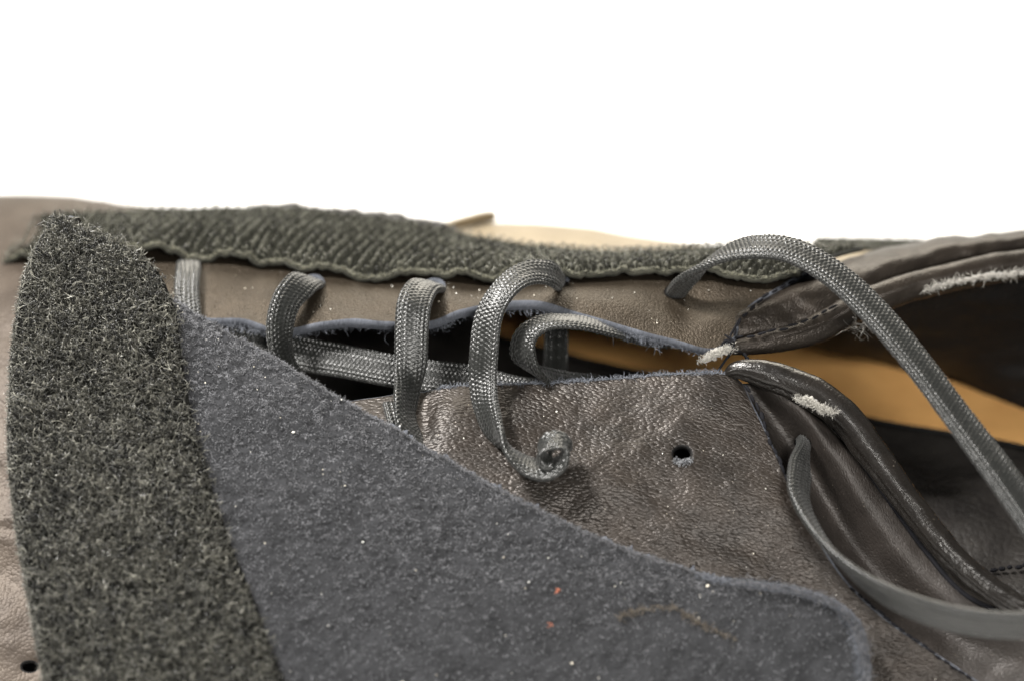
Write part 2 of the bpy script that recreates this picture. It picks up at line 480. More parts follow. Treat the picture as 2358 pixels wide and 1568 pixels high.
M['hook'] = fibre_mat('hook_nylon', (.006, .0063, .0055), (.19, .188, .15), rough=.28, spec=.7)
M['lace'] = lace_mat('grey_braid', (0.002518, 0.002877, 0.002518), (0.01295, 0.01403, 0.01223))
M['felt'] = fuzzy('white_felt', (0.195, 0.1852, 0.1658), (0.468, 0.4485, 0.4095), scale=2, strength=1, sheen=.2)
M['felt_fibre'] = fibre_mat('white_felt_fibre', (0.192, 0.1824, 0.1632), (0.5952, 0.576, 0.528), rough=.7)
M['thread'] = fuzzy('black_thread', (.006, .006, .007), (.018, .018, .021), scale=5, strength=.6, sheen=0)
M['dust'] = fibre_mat('dust', (0.66, 0.605, 0.495), (0.88, 0.88, 0.825), rough=.8)
M['orange'] = fibre_mat('orange_lint', (.45, .12, .06), (.5, .2, .12), rough=.7)
M['crust'] = fibre_mat('brown_crust', (0.0315, 0.02394, 0.01764), (0.1638, 0.1386, 0.1071), rough=.7)
M['sole'] = fuzzy('dark_rubber', (.015, .015, .015), (.025, .025, .025), scale=1, strength=.3, sheen=0)
mt, nt, b = new_mat('white_paper')
b.inputs['Base Color'].default_value = (.90, .895, .88, 1); b.inputs['Roughness'].default_value = .8
_n = nd(nt, 'ShaderNodeTexNoise'); _n.inputs['Scale'].default_value = 400
_b = nd(nt, 'ShaderNodeBump'); _b.inputs['Strength'].default_value = .1; _b.inputs['Distance'].default_value = .0002
nt.links.new(_n.outputs['Fac'], _b.inputs['Height']); nt.links.new(_b.outputs[0], b.inputs['Normal'])
M['paper'] = mt

# ------------------------------------------------------------------ the setting
def backdrop():
    # one sheet of white paper: flat table top that sweeps up far behind
    ys = np.concatenate([np.linspace(-1.5, 2.2, 12), 2.2 + np.sin(np.linspace(0, math.pi / 2, 12)[1:]) * .6])
    zs = np.concatenate([np.zeros(12), .6 - np.cos(np.linspace(0, math.pi / 2, 12)[1:]) * .6])
    ys = np.append(ys, ys[-1]); zs = np.append(zs, 2.4)
    xs = np.linspace(-2.5, 2.5, 12)
    V = np.array([[x, y, z] for y, z in zip(ys, zs) for x in xs])
    n = len(ys); idx = np.arange(n * 12).reshape(n, 12)
    F = np.stack([idx[:-1, :-1], idx[:-1, 1:], idx[1:, 1:], idx[1:, :-1]], -1).reshape(-1, 4)
    o = make_mesh('backdrop', V, F, M['paper'])
    o['kind'] = 'structure'
backdrop()

# ------------------------------------------------------------------ the shoe
SHOE = thing('shoe', 'worn brown leather shoe with open lacing, velcro strips and a folded suede strap', 'shoe', (0, .02, 0))

dq = lambda v: float(np.interp(v, [860, 900, 950, 1000, 1050, 1100, 1200, 1300, 1420, 1568, 1800], [3.4, 1.6, -1.6, -4.5, -6.9, -9.0, -12.0, -14.2, -16.4, -19.0, -23]))         # depth of the near quarter
def ds(v):                                                         # depth of the folded strap
    return float(np.interp(v, [505, 600, 700, 870, 1000, 1100, 1300, 1568, 1800], [3, 1.5, -1.5, -6, -10, -14, -19.2, -27, -34]))
def dins(v):                                                       # depth of the level insole
    A = .0698 * (784 - v)
    return (A + 38) / (.5 - A / 540)
def low(u, y, z): # point given directly in the place: grid u only for its x
    return np.array([(u - W / 2) * PX, y, z])

class Raw(tuple): pass
_PP = PP
def PP(pts):
    return np.array([p if isinstance(p, np.ndarray) else P(*p) for p in pts])

# --- near quarter ---------------------------------------------------------
def q_disp(px, py, s):
    a = fbm(px / 130 + .4 * py / 130, py / 90, 1) * .35
    # soft wrinkles that run down to the right
    k = (py - .55 * px) / 26
    env = np.clip((py - 980) / 200, 0, 1) * np.clip((px - 1150) / 250, 0, 1)
    a = a + env * .26 * np.sin(k + 2.2 * fbm(px / 160, py / 160, 3))
    a = a + .9 * np.exp(-((px - 1040) / 60) ** 2 - ((py - 960) / 110) ** 2) - 1.2 * np.exp(-((px - 975) / 28) ** 2 - ((py - 970) / 70) ** 2)
    a = a + 1.0 * np.exp(-((px - 1620) / 90) ** 2 - ((py - 930) / 90) ** 2)
    return a
Q = Sheet([
    [(560, 985, 4), (700, 945, 3.5), (800, 925, 3), (960, 905, 3), (1100, 889, 3), (1340, 877, 2.5), (1560, 864, 1.5), (1680, 864, .5), (1706, 882, .5)],
    [(520, 1090, dq(1060)), (900, 1000, dq(1000)), (1300, 975, dq(975)), (1600, 975, dq(975)), (1764, 1000, dq(1000))],
    [(480, 1220, dq(1190)), (900, 1140, dq(1130)), (1400, 1100, dq(1100)), (1816, 1112, dq(1112))],
    [(430, 1390, dq(1370)), (900, 1350, dq(1340)), (1500, 1330, dq(1330)), (1955, 1350, dq(1350))],
    [(400, 1600, dq(1590)), (1000, 1580, dq(1580)), (1700, 1568, dq(1568)), (2245, 1568, -19)],
    [(400, 1800, -25), (1000, 1790, -27), (1800, 1770, -26), (2520, 1740, -24)],
    [low(350, -.062, .014), low(1000, -.066, .014), low(1800, -.064, .014), low(2600, -.056, .014)],
], 300, 230, disp=q_disp)
quarter = Q.build('quarter', [M['quarter'], M['cut_edge'], M['lining']], SHOE, 1.5, holes=[(1571, 1044, 25, 21)])
quarter['label'] = 'grained dark brown quarter with one empty lace hole'

# --- collar panel between the seam and the rolled edge -----------------------
def k_disp(px, py, s):
    return fbm(px / 110, py / 110, 2) * .35 + .08 * np.sin((px + py) / 17) * np.exp(-((px - 1990 - (py - 1200) * .85) / 60) ** 2)
K = Sheet([
    [(1690, 885, 2.5), (1750, 1005, -2.6), (1800, 1118, -7.4), (1940, 1356, -13), (2060, 1458, -14.5), (2230, 1580, -17), (2400, 1700, -22), low(2500, -.055, .012)],
    [(1728, 886, 2.2), (1800, 985, 1.4), (1872, 1100, .3), (1972, 1265, -3.5), (2098, 1404, -9.5), (2268, 1510, -15.3), (2445, 1620, -20.5), low(2635, -.049, .012)],
    [(1745, 878, .3), (1845, 945, -2.6), (1912, 1036, -4.2), (2014, 1190, -7.0), (2126, 1332, -11.3), (2246, 1425, -15.3), (2440, 1520, -19), low(2700, -.045, .012)],
    [(1752, 878, 2), (1855, 918, 1.5), (1942, 985, 0), (2045, 1120, -4), (2145, 1258, -8), (2238, 1358, -12), (2400, 1420, -15), (2800, 1460, -17)],
], 190, 70, disp=k_disp)
tube('seam', [(1745, 884, .6), (1852, 926, -.6), (1934, 998, -2.2), (2036, 1136, -6), (2138, 1276, -10), (2228, 1372, -13.5), (2390, 1434, -17)], [4, 6, 6, 6, 6, 6, 6], M['thread'], SHOE, n=120, m=8)
panel = K.build('collar_panel', [M['panel'], M['panel'], M['lining']], SHOE, 1.2, holes=[(1848, 1020, 20, 15)])

# --- rolled edge of the near collar ------------------------------------------
roll_d = lambda L, th: .16 * fbm(L / 4.5, th * .8 + 20, 4) + .03 * fbm(L / .9, th * 3 + 9, 5) - .45 * np.exp(-((th - .8) / .11) ** 2)
binding = tube('collar_binding', [(1662, 862, 1), (1700, 850, 0), (1760, 861, -1), (1850, 893, -2), (1940, 955, -4.5), (2010, 1045, -7.5), (2090, 1152, -11), (2180, 1265, -14), (2262, 1340, -16), (2340, 1392, -18), (2460, 1455, -20), (2700, 1500, -22)],
     [9, 22, 32, 37, 39, 37, 33, 30, 27, 26, 28, 30], M['collar'], SHOE, n=220, m=36, disp=roll_d, squash=.8)
binding['label'] = 'dark rolled edge of the near side with white padding showing'

# --- eyestay on the far side of the slit ----------------------------------------
def e_disp(px, py, s):
    a = fbm(px / 150, py / 90, 0) * .22
    for c in (680, 960, 1180):                                       # pulled down between the lace holes
        a = a + .5 * np.exp(-((px - c - 60) / 60) ** 2)
    a = a - 1.4 * np.exp(-((px - 1580) / 70) ** 2 - ((py - 690) / 40) ** 2) + .7 * np.exp(-((px - 1640) / 50) ** 2 - ((py - 750) / 30) ** 2)
    return a
E = Sheet([
    [(180, 545, 36), (400, 572, 33), (600, 588, 31), (900, 606, 29), (1200, 606, 27), (1500, 596, 25), (1760, 600, 23), (1880, 605, 21)],
    [(220, 610, 28), (500, 612, 26), (700, 636, 23), (900, 650, 21), (1100, 652, 19), (1300, 645, 18), (1500, 645, 16), (1700, 655, 14), (1800, 655, 13)],
    [(260, 670, 20), (500, 672, 19), (700, 696, 15.5), (900, 700, 13), (1100, 688, 12), (1300, 680, 11), (1450, 705, 9), (1600, 730, 8), (1715, 715, 9)],
    [(300, 720, 16), (490, 732, 14), (560, 733, 13), (640, 757, 11), (740, 746, 10), (810, 735, 9.5), (900, 742, 9), (1000, 742, 8.5), (1060, 718, 9), (1150, 695, 9.5), (1250, 699, 9), (1350, 726, 7.5), (1450, 753, 6), (1560, 783, 4.5), (1640, 802, 3.5), (1688, 778, 5)],
], 420, 90, disp=e_disp)
FAR_HOLES = [(432, 612, 24, 12), (722, 655, 24, 13), (1000, 664, 24, 14), (1284, 648, 24, 13), (1556, 672, 27, 17)]
eyestay = E.build('eyestay', [M['eyestay'], M['cut_edge'], M['lining']], SHOE, 2.0, holes=FAR_HOLES)

# --- far quarter curving away behind --------------------------------------------
FQ = Sheet([
    [(250, 600, 40), (600, 600, 36), (900, 612, 33), (1300, 612, 30), (1600, 608, 27), (1900, 612, 25), (2100, 640, 36), (2500, 620, 44)],
    [(200, 520, 60), (600, 520, 57), (900, 540, 54), (1200, 575, 48), (1600, 588, 42), (1900, 592, 40), (2100, 590, 46), (2500, 580, 52)],
    [(150, 463, 78), (420, 481, 76), (700, 505, 74), (1000, 528, 76), (1150, 513, 80), (1350, 525, 80), (1500, 548, 77), (1650, 567, 72), (1850, 577, 66), (2100, 580, 64), (2500, 570, 66)],
    [(150, 500, 98), (600, 540, 96), (1000, 555, 96), (1350, 560, 98), (1700, 600, 92), (2100, 620, 88), (2500, 600, 88)],
    [low(150, .105, .012), low(700, .105, .012), low(1300, .105, .012), low(1900, .10, .012), low(2500, .095, .012)],
], 160, 80, disp=lambda px, py, s: fbm(px / 160, py / 120, 5) * .5, flip='top')
FQ.build('quarter', [M['far'], M['cut_edge'], M['lining']], SHOE, 1.5)['label'] = 'quarter on the far side of the shoe, back-light glow put into its pale tan colour'

# --- vamp at the toe end ------------------------------------------------------------
def v_disp(px, py, s):
    return fbm(px / 110, py / 110, 6) * .5 - .8 * np.exp(-((py - 1217 - px * .05) / 7) ** 2)
V_ = Sheet([
    [low(-500, .085, .012), low(-100, .105, .012), low(150, .108, .012), low(450, .108, .012)],
    [(-420, 520, 92), (-150, 492, 96), (150, 492, 98), (420, 520, 97)],
    [(-420, 490, 76), (-150, 460, 78), (0, 458, 78), (150, 461, 77), (300, 470, 75), (440, 486, 72)],
    [(-420, 560, 54), (-150, 545, 52), (0, 545, 51), (200, 545, 49), (440, 575, 42)],
    [(-420, 720, 34), (-150, 710, 31), (0, 720, 28), (200, 720, 25), (420, 715, 21)],
    [(-420, 950, 16), (-150, 950, 14), (0, 960, 12), (200, 950, 10), (520, 930, 8)],
    [(-420, 1200, 3), (-150, 1200, 2), (0, 1210, 1), (300, 1210, 0), (560, 1200, -1)],
    [(-420, 1568, -10), (-150, 1568, -11), (0, 1568, -12), (300, 1568, -13), (560, 1568, -13)],
    [(-420, 1800, -15), (0, 1800, -19), (300, 1800, -21), (560, 1800, -22)],
    [low(-500, -.03, .012), low(-150, -.052, .012), low(200, -.058, .012), low(560, -.060, .012)],
], 110, 260, disp=v_disp)
vamp = V_.build('vamp', [M['vamp'], M['cut_edge'], M['lining']], SHOE, 1.5, holes=[(68, 1534, 23, 15)])

# --- inside: lining, insole, pad ------------------------------------------------------
LF = Sheet([
    [(100, 640, 100), (700, 640, 100), (1400, 640, 100), (2100, 640, 95), (2800, 640, 95)],
    [(100, 760, dins(760) + 3), (700, 760, dins(760) + 3), (1400, 760, dins(760) + 3), (2100, 760, dins(760) + 3), (2800, 760, dins(760) + 3)],
    [(100, 900, dins(900) + 3), (1100, 900, dins(900) + 3), (2000, 900, dins(900) + 3), (2800, 900, dins(900) + 3)],
    [(100, 1060, dins(1060) + 2), (1100, 1060, dins(1060) + 2), (2000, 1040, dins(1040) + 2), (2800, 1060, dins(1060) + 2)],
    [(100, 1250, 14), (1100, 1250, 13), (2000, 1230, 16), (2400, 1230, 17), (2800, 1230, 18)],
    [(100, 1420, 4), (1100, 1420, 2), (2000, 1420, 1), (2400, 1400, 2), (2800, 1400, 3)],
], 160, 110, disp=lambda px, py, s: fbm(px / 150, py / 80, 2) * .8)
lining_floor = LF.build('sock_lining', [M['pad'], M['lining'], M['lining']], SHOE, 1.0)
IN = Sheet([
    [(1115, u, dins(u)) for u in (700,)] + [(1300, 735, dins(735)), (1700, 775, dins(775)), (1850, 795, dins(795)), (2000, 830, dins(830)), (2140, 862, dins(862)), (2358, 945, dins(945)), (2600, 1030, dins(1030))],
    [(1115, 765, dins(765)), (1310, 818, dins(818)), (1440, 848, dins(848)), (1600, 876, dins(876)), (1800, 920, dins(920)), (2000, 963, dins(963)), (2140, 985, dins(985)), (2250, 1003, dins(1003)), (2380, 1032, dins(1032)), (2600, 1080, dins(1080))],
], 120, 24, disp=lambda px, py, s: .4 + fbm(px / 200, py / 90, 1) * .3)
IN.build('insole', [M['insole'], M['lining'], M['lining']], SHOE, 1.5)
WL = Sheet([
    [(150, 640, 30), (500, 690, 20), (900, 706, 20), (1200, 690, 19), (1500, 738, 15), (1700, 770, 10), (1850, 775, 11), (1980, 730, 15), (2100, 680, 19), (2358, 625, 26), (2800, 590, 32)],
    [(150, 650, 62), (500, 690, 60), (900, 690, 60), (1200, 670, 60), (1500, 700, 58), (1700, 740, 50), (1850, 778, 38), (2000, 790, 38), (2140, 790, 40), (2358, 790, 44), (2800, 800, 46)],
    [(150, 680, 92), (500, 700, 90), (900, 700, 90), (1200, 700, 90), (1500, 735, 82), (1700, 772, 77), (1850, 792, dins(792)), (2000, 827, dins(827)), (2140, 860, dins(860)), (2358, 942, dins(942)), (2800, 1040, dins(1040))],
], 160, 50, disp=lambda px, py, s: fbm(px / 120, py / 60, 3) * .8)
WL.build('lining', [M['lining']], SHOE, 1.0)
HEEL = Sheet([
    [low(2780, -.03, .012), low(3050, .0, .012), low(3150, .04, .012), low(3000, .09, .012), low(2500, .11, .012)],
    [(2700, 1520, -15), low(2950, -.01, .075), low(3050, .03, .085), low(2900, .08, .085), (2560, 620, 60)],
], 60, 20)
HEEL.build('heel_counter', [M['panel'], M['panel'], M['lining']], SHOE, 1.5)

# --- sole ---------------------------------------------------------------------------
def sole():
    near = [low(-480, -.02, 0), low(-150, -.055, 0), low(500, -.066, 0), low(1200, -.070, 0), low(1900, -.066, 0), low(2600, -.055, 0), low(2950, -.02, 0)]
    far = [low(3080, .035, 0), low(2900, .09, 0), low(2400, .108, 0), low(1700, .112, 0), low(900, .114, 0), low(150, .112, 0), low(-350, .09, 0), low(-560, .03, 0)]
    ring = catmull(np.array(near + far + [near[0]]), 121)[:-1]
    c = ring.mean(0); n = len(ring); V = []
    for f, z in ((.97, .0005), (1, .003), (1, .010), (.985, .013), (.5, .013)):
        r = c + (ring - c) * f; r[:, 2] = z; V.append(r)
    V = np.vstack(V); idx = np.arange(5 * n).reshape(5, n); nx = np.roll(idx, -1, 1)
    F = np.stack([idx[:-1], nx[:-1], nx[1:], idx[1:]], -1).reshape(-1, 4)
    make_mesh('sole', V, F, M['sole'], SHOE)
sole()

# --- far collar: padded band, its binding ------------------------------------------------
def c_disp(px, py, s):
    a = fbm(px / 80, py / 45, 4) * .45
    k = (py + .42 * px) / 15
    a = a + .35 * np.sin(k) * np.exp(-((px - 1830) / 110) ** 2)
    return a
C1 = Sheet([
    [(1730, 700, 22), (1860, 645, 30), (1960, 612, 38), (2120, 580, 52), (2358, 552, 58), (2800, 520, 60)],
    [(1712, 700, 14), (1850, 640, 19), (1960, 594, 25), (2120, 557, 34), (2358, 526, 40), (2800, 485, 46)],
    [(1693, 740, 7.2), (1850, 681, 10.4), (1960, 637, 14.2), (2120, 584.5, 21.7), (2358, 544, 28.7), (2800, 498, 35.5)],
    [(1688, 776, 6), (1800, 756, 8), (1880, 728, 9.5), (1960, 688, 12.5), (2050, 641, 17.5), (2200, 600, 23.5), (2358, 572, 28.5), (2800, 528, 34.5)],
    [(1690, 792, 10), (1800, 775, 12), (1880, 745, 13), (1960, 705, 15), (2050, 660, 20), (2200, 616, 26), (2358, 588, 31), (2800, 545, 36)],
], 170, 70, disp=c_disp)
collar = C1.build('collar', [M['collar_top'], M['cut_edge'], M['lining']], SHOE, 1.0)
binding2 = tube('collar_binding', [(1655, 806, 3.5), (1700, 799, 5), (1790, 784, 7), (1880, 757, 9), (1980, 705, 12), (2100, 662, 16), (2200, 637, 19), (2358, 609, 23), (2800, 570, 30)],
     [8, 18, 27, 33, 36, 35, 35, 36, 37], M['collar_top'], SHOE, n=190, m=32, disp=lambda L, th: .18 * fbm(L / 5, th * .8 + 20, 4) + .03 * fbm(L / .9, th * 3 + 9, 5), squash=.85)

def at(sheet, u, v):
    px, py = proj(sheet.G.reshape(-1, 3)); i = np.argmin(np.hypot(px - u, py - v))
    return float((sheet.G.reshape(-1, 3)[i] - CAM) @ FWD - DIST) * 1000
for (hu, hv, ru, rv) in FAR_HOLES[:4]:
    tube('hole_lip', [(hu - ru, hv - 3, at(E, hu - ru, hv - 3)), (hu - 8, hv - rv - 2, at(E, hu - 8, hv - rv - 2) - .4), (hu + 12, hv - rv, at(E, hu + 12, hv - rv) - .4), (hu + ru + 2, hv + 3, at(E, hu + ru + 2, hv + 3))],
         [3, 7, 8, 4], M['cut_edge'], eyestay, n=30, m=10, squash=.7)
# --- hook tape along the eyestay ------------------------------------------------------------
def t_disp(px, py, s):
    t = np.linspace(1, 0, s.nv)[:, None] ** 3
    return fbm(px / 200, py / 90, 7) * .4 + t * (.9 * np.sin(px / 38 + 2 * NZ[1](px / 90, py * 0)) * (px < 1250) + .45 * fbm(px / 14, py / 60, 3) + .5 * fbm(px / 45, py / 80, 6))
T = Sheet([
    [(8, 602, 40.2), (130, 585, 36.2), (330, 577, 26.7), (400, 580, 26.2), (470, 584, 25.7), (520, 580, 25.2), (590, 600, 24.2), (640, 598, 23.7), (700, 618, 21.3), (780, 622, 20.8), (860, 636, 19.3), (960, 622, 19.3), (1030, 634, 18.3), (1110, 641, 16.8), (1170, 626, 16.8), (1300, 629, 15.3), (1450, 625, 15.7), (1600, 620, 14.7), (1700, 632, 12.2), (1760, 638, 11.2), (1830, 620, 12.2), (1870, 604, 14.2)],
    [(8, 575, 49.5), (130, 540, 46.5), (330, 530, 40.5), (600, 535, 37.5), (860, 560, 33.8), (1110, 590, 29.8), (1300, 600, 25.8), (1600, 592, 23.5), (1800, 588, 21.5), (1920, 585, 22.5)],
    [(8, 546, 60), (90, 498, 59), (300, 483, 57), (590, 478, 55), (800, 492, 53), (960, 510, 50), (1100, 546, 45), (1300, 573, 38), (1500, 579, 33), (1640, 566, 32), (1800, 560, 30), (1985, 572, 29)],
], 300, 44, disp=t_disp)
hook_tape = T.build('hook_tape', [M['hook_tape'], M['tape_edge'], M['hook_tape']], SHOE, .9)
pts = nap(T, 0, .7, .4, .05, K=4, s=rng.uniform(.0, 1, 3000), t=np.abs(rng.normal(0, .014, 3000)), comb=dirv(.3, .9, 0) * .5)
fibre_mesh('tape_fringe', pts, .055 * MM, M['tape_fibre'], hook_tape)['kind'] = 'stuff'
def hooks():
    S, Tt = [], []
    px0, py0 = proj(T.sample(np.array([0.]), np.array([0.]))[0])
    nc, nr = 80, 34
    for i in range(nc):
        for j in range(nr):
            t = (j + .6) / nr * .96 + .02; s = (i + .5 + .10 * (j % 2)) / nc + .03 * (t - .5)
            S.append(s + rng.normal(0, .0006)); Tt.append(t + rng.normal(0, .004))
    S = np.array(S); Tt = np.array(Tt)
    p, n = T.sample(S, Tt)
    ok = (S > .003) & (S < .997); p, n = p[ok], n[ok]; m = len(p)
    a = RIGHT[None] * rng.choice([-1, 1], m)[:, None] + rng.normal(0, .35, (m, 3))
    a -= n * np.sum(a * n, 1, keepdims=True); a /= np.linalg.norm(a, axis=1, keepdims=True)
    h = 1.25 * MM * rng.uniform(.75, 1.2, m); w = .55 * MM * rng.uniform(.7, 1.3, m)
    prof = [(-.5, 0), (-.42, .45), (-.2, .85), (.12, 1.0), (.45, .85), (.55, .55)]
    pts = np.stack([p + a * (w * x)[:, None] + n * (h * z)[:, None] for x, z in prof], 1)
    o = fibre_mesh('hook_pile', pts, .105 * MM, M['hook'], hook_tape)
    o['kind'] = 'stuff'
hooks()
# dark strap leather that carries the tape, its edge seen over the top
SB = Sheet([
    [(560, 500, 60), (700, 500, 60), (850, 512, 59), (960, 522, 57), (1045, 535, 55)],
    [(575, 474, 60), (605, 469, 60), (700, 475, 60), (850, 488, 59), (960, 503, 57), (1040, 517, 55)],
    [(585, 480, 66), (700, 482, 66), (850, 496, 65), (960, 511, 63), (1040, 524, 61)],
], 90, 12, disp=lambda px, py, s: .5 * fbm(px / 22, py / 30, 2))
backing = SB.build('strap_backing', [M['pad'], M['cut_edge'], M['pad']], SHOE, .8)
SL = Sheet([
    [(1030, 522, 64), (1080, 506, 68), (1128, 496, 72), (1140, 500, 73)],
    [(1030, 534, 66), (1080, 524, 70), (1128, 512, 74), (1140, 510, 75)],
], 30, 8)
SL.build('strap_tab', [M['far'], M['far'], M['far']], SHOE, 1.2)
# second scrap of tape behind the collar
T2 = Sheet([
    [(1868, 592, 46), (1960, 590, 48), (2100, 582, 52), (2190, 580, 54)],
    [(1880, 547, 58), (1960, 548, 60), (2100, 551, 62), (2190, 553, 62)],
], 60, 16)
tape2 = T2.build('hook_tape', [M['hook_tape'], M['pad'], M['pad']], SHOE, 1.0)
_s = rng.uniform(0, .75, 420); _t = rng.uniform(.05, .8, 420)
_p = nap(T2, 420, .5, 1.1, .1, K=4, s=_s, t=_t)
fibre_mesh('hook_pile', _p, .12 * MM, M['hook'], tape2)['kind'] = 'stuff'

# --- folded strap: suede back, loop tape ---------------------------------------------------------
def s_disp(px, py, s):
    return fbm(px / 220, py / 160, 3) * .6 + .20 * fbm(px / 45, py / 45, 0) + .22 * fbm(px / 13 + py / 40, py / 10, 2)
SL_ = [(132, 508), (72, 600), (38, 740), (20, 920), (28, 1120), (62, 1340), (104, 1568), (140, 1800)]
SR_ = [(160, 516), (392, 692), (700, 868), (960, 1018), (1300, 1206), (1700, 1343), (1955, 1425), (1992, 1560)]
SR_ = [(160, 516), (392, 692), (560, 782), (700, 868), (960, 1018), (1300, 1206), (1660, 1334), (1850, 1364), (1945, 1406), (1986, 1462), (1990, 1800)]
SL_ = [(148, 512), (96, 604), (74, 684), (62, 774), (49, 924), (51, 1080), (72, 1260), (93, 1370), (112, 1470), (125, 1540), (167, 1800)]
rows = []
for (a, b_) in zip(SL_, SR_):
    r = []
    for f in (0, .2, .4, .6, .8, 1):
        u = a[0] * (1 - f) + b_[0] * f; v = a[1] * (1 - f) + b_[1] * f
        edge = 1.6 * max(0, (f - .8) / .2) ** 2
        r.append((u, v, ds(v) + edge + 1.2 * (1 - f) ** 3))
    rows.append(r)
ST = Sheet(rows, 330, 300, disp=s_disp)
strap = ST.build('strap', [M['suede'], M['cut_edge'], M['quarter']], SHOE, 2.2, bulge=.35)
strap['label'] = 'folded-over strap with its blue-grey suede back up'
PB_ = [(150, 512), (340, 606), (393, 692), (408, 770), (430, 920), (472, 1080), (530, 1260), (575, 1370), (612, 1470), (640, 1540), (740, 1800)]
PL_ = [(131, 506), (70, 600), (46, 680), (33, 770), (20, 920), (22, 1080), (43, 1260), (64, 1370), (83, 1470), (96, 1540), (138, 1800)]
rows = []
for (a, b_) in zip(PL_, PB_):
    r = []
    for f in (0, .25, .5, .75, 1):
        u = a[0] * (1 - f) + b_[0] * f; v = a[1] * (1 - f) + b_[1] * f
        r.append((u, v, ds(v) + 1.2 * (1 - f) ** 3 - 1.5 - .5 * math.sin(f * math.pi)))
    rows.append(r)
LT = Sheet(rows, 90, 240, disp=lambda px, py, s: fbm(px / 100, py / 100, 3) * .6)
loop_tape = LT.build('loop_tape', [M['tape']], strap, 1.2)
def pile():
    n = 25000
    s = rng.uniform(.015, 1.0, n); t = rng.uniform(0, 1, n)
    # fewer filaments where the strip narrows to its tip, and on the plain selvage
    w = np.interp(t, [0, .06, .12, 1], [.7, .6, .8, 1])
    k = rng.uniform(0, 1, n) < w * np.where(s < .06, .45, 1)
    s, t = s[k], t[k]
    n = len(s)
    p, nn = LT.sample(s, t)
    px, py = proj(p)
    clump = fbm(px / 26, py / 26, 5, 2)
    d = ortho(nn); e = np.cross(nn, d)
    edge = np.clip((s - .0) / .08, .35, 1)
    L = rng.uniform(.7, 2.1, n) * MM * edge; h = rng.uniform(.4, 1.5, n) * MM * edge * (1 + .35 * clump)
    c = rng.normal(0, .8, n)
    K_ = 7
    x = np.linspace(0, 1, K_)
    end = rng.uniform(2.3, 3.5, n)[:, None]
    pts = p[:, None] + d[:, None] * (L[:, None] * (x + .25 * np.sin(x * 6.3)))[..., None] \
        + nn[:, None] * (h[:, None] * np.sin(x * end))[..., None] + e[:, None] * (L[:, None] * c[:, None] * np.sin(x * 2.6))[..., None]
    tint = np.clip(rng.beta(.8, 3.3, n) + .12 * clump, 0, 1)
    o = fibre_mesh('loop_pile', pts, .072 * MM * rng.uniform(.6, 1.3, n), M['pile_fibre'], loop_tape if False else strap, tint)
    o['kind'] = 'stuff'
pile()
def selvage():
    # frayed woven selvage along the left edge of the loop tape
    n = 2600
    s = np.abs(rng.normal(0, .02, n)); t = rng.uniform(.02, .97, n)
    pts = nap(LT, 0, .7, .35, .05, K=4, s=s, t=t, comb=dirv(-1, .1, .3) * .7)
    pts = pts + dirv(-1, 0, .35) * .25 * MM
    fibre_mesh('selvage_fringe', pts, .05 * MM, M['pile_fibre'], strap, rng.beta(1.2, 3.0, n))['kind'] = 'stuff'
selvage()
def suede_nap():
    def acc(s, t):
        p, _ = ST.sample(s, t); u, v = proj(p)
        b_ = np.interp(v, [x[1] for x in PB_], [x[0] for x in PB_])
        return (u > b_ - 15) & (v < 1620)
    s = rng.uniform(0, 1, 110000); t = rng.uniform(0, 1, 110000)
    k = acc(s, t); s, t = s[k], t[k]
    p, _ = ST.sample(s, t); u, v = proj(p)
    tuft = fbm(u / 9, v / 6.5, 4, 2)                                 # brushed tufts, some raised, some pale
    k = rng.uniform(-1, 1, len(s)) < tuft * 1.5 + .15
    s, t, tuft, u, v = s[k], t[k], tuft[k], u[k], v[k]
    ang = .5 + 1.6 * fbm(u / 60, v / 60, 1)
    comb = np.cos(ang)[:, None] * dirv(1, 0, 0) + np.sin(ang)[:, None] * dirv(0, 1, 0)
    pts = nap(ST, 0, .46, .25, .05, K=3, s=s, t=t, comb=comb * .7)
    tint = np.clip(rng.beta(1.2, 2.2, len(s)) * .8 + .38 * tuft, 0, 1)
    a = fibre_mesh('suede_nap', pts, .062 * MM * rng.uniform(.5, 1.5, len(pts)), M['suede_fibre'], strap, tint)
    a['kind'] = 'stuff'
    # longer hairs on the free edge
    s = 1 - np.abs(rng.normal(0, .004, 5200)); t = rng.uniform(.06, .95, 5200)
    pts = nap(ST, 0, .75, .4, .05, K=4, s=s, t=t, comb=dirv(.5, -.8, 0) * .9)
    fibre_mesh('edge_nap', pts, .042 * MM, M['suede_fibre'], strap)['kind'] = 'stuff'
    s = 1 - np.abs(rng.normal(0, .008, 2600)); t = rng.uniform(.70, .97, 2600)
    pts = nap(ST, 0, .9, .6, .05, K=4, s=s, t=t, comb=dirv(.5, -.8, 0) * .9)
    fibre_mesh('edge_nap', pts, .05 * MM, M['edge_fibre'], strap)['kind'] = 'stuff'
suede_nap()

# --- fuzz on cut edges --------------------------------------------------------------------------------
pts = nap(Q, 0, .8, .35, .04, K=4, s=rng.uniform(.40, .985, 700), t=np.abs(rng.normal(0, .0012, 700)), comb=dirv(0, -1, .4) * .9)
fibre_mesh('edge_nap', pts, .045 * MM, M['edge_fibre'], quarter)['kind'] = 'stuff'
pts = fluff_on_path([(1100, 887, 3.6), (1340, 876, 3), (1560, 863, 2), (1690, 865, 1)], 260, 1.2, .12, lift=dirv(0, -1, 0))
fibre_mesh('edge_fringe', pts, .05 * MM, M['edge_fibre'], quarter)['kind'] = 'stuff'
q = catmull(PP([(490, 742, 14), (640, 768, 12), (740, 758, 11), (810, 748, 10.5), (900, 755, 10), (1000, 756, 9.5), (1060, 732, 10), (1150, 711, 10), (1250, 715, 9.5), (1350, 742, 8), (1450, 768, 6.5), (1560, 795, 5), (1640, 812, 4)]), 400)
i = rng.integers(0, 400, 2600)
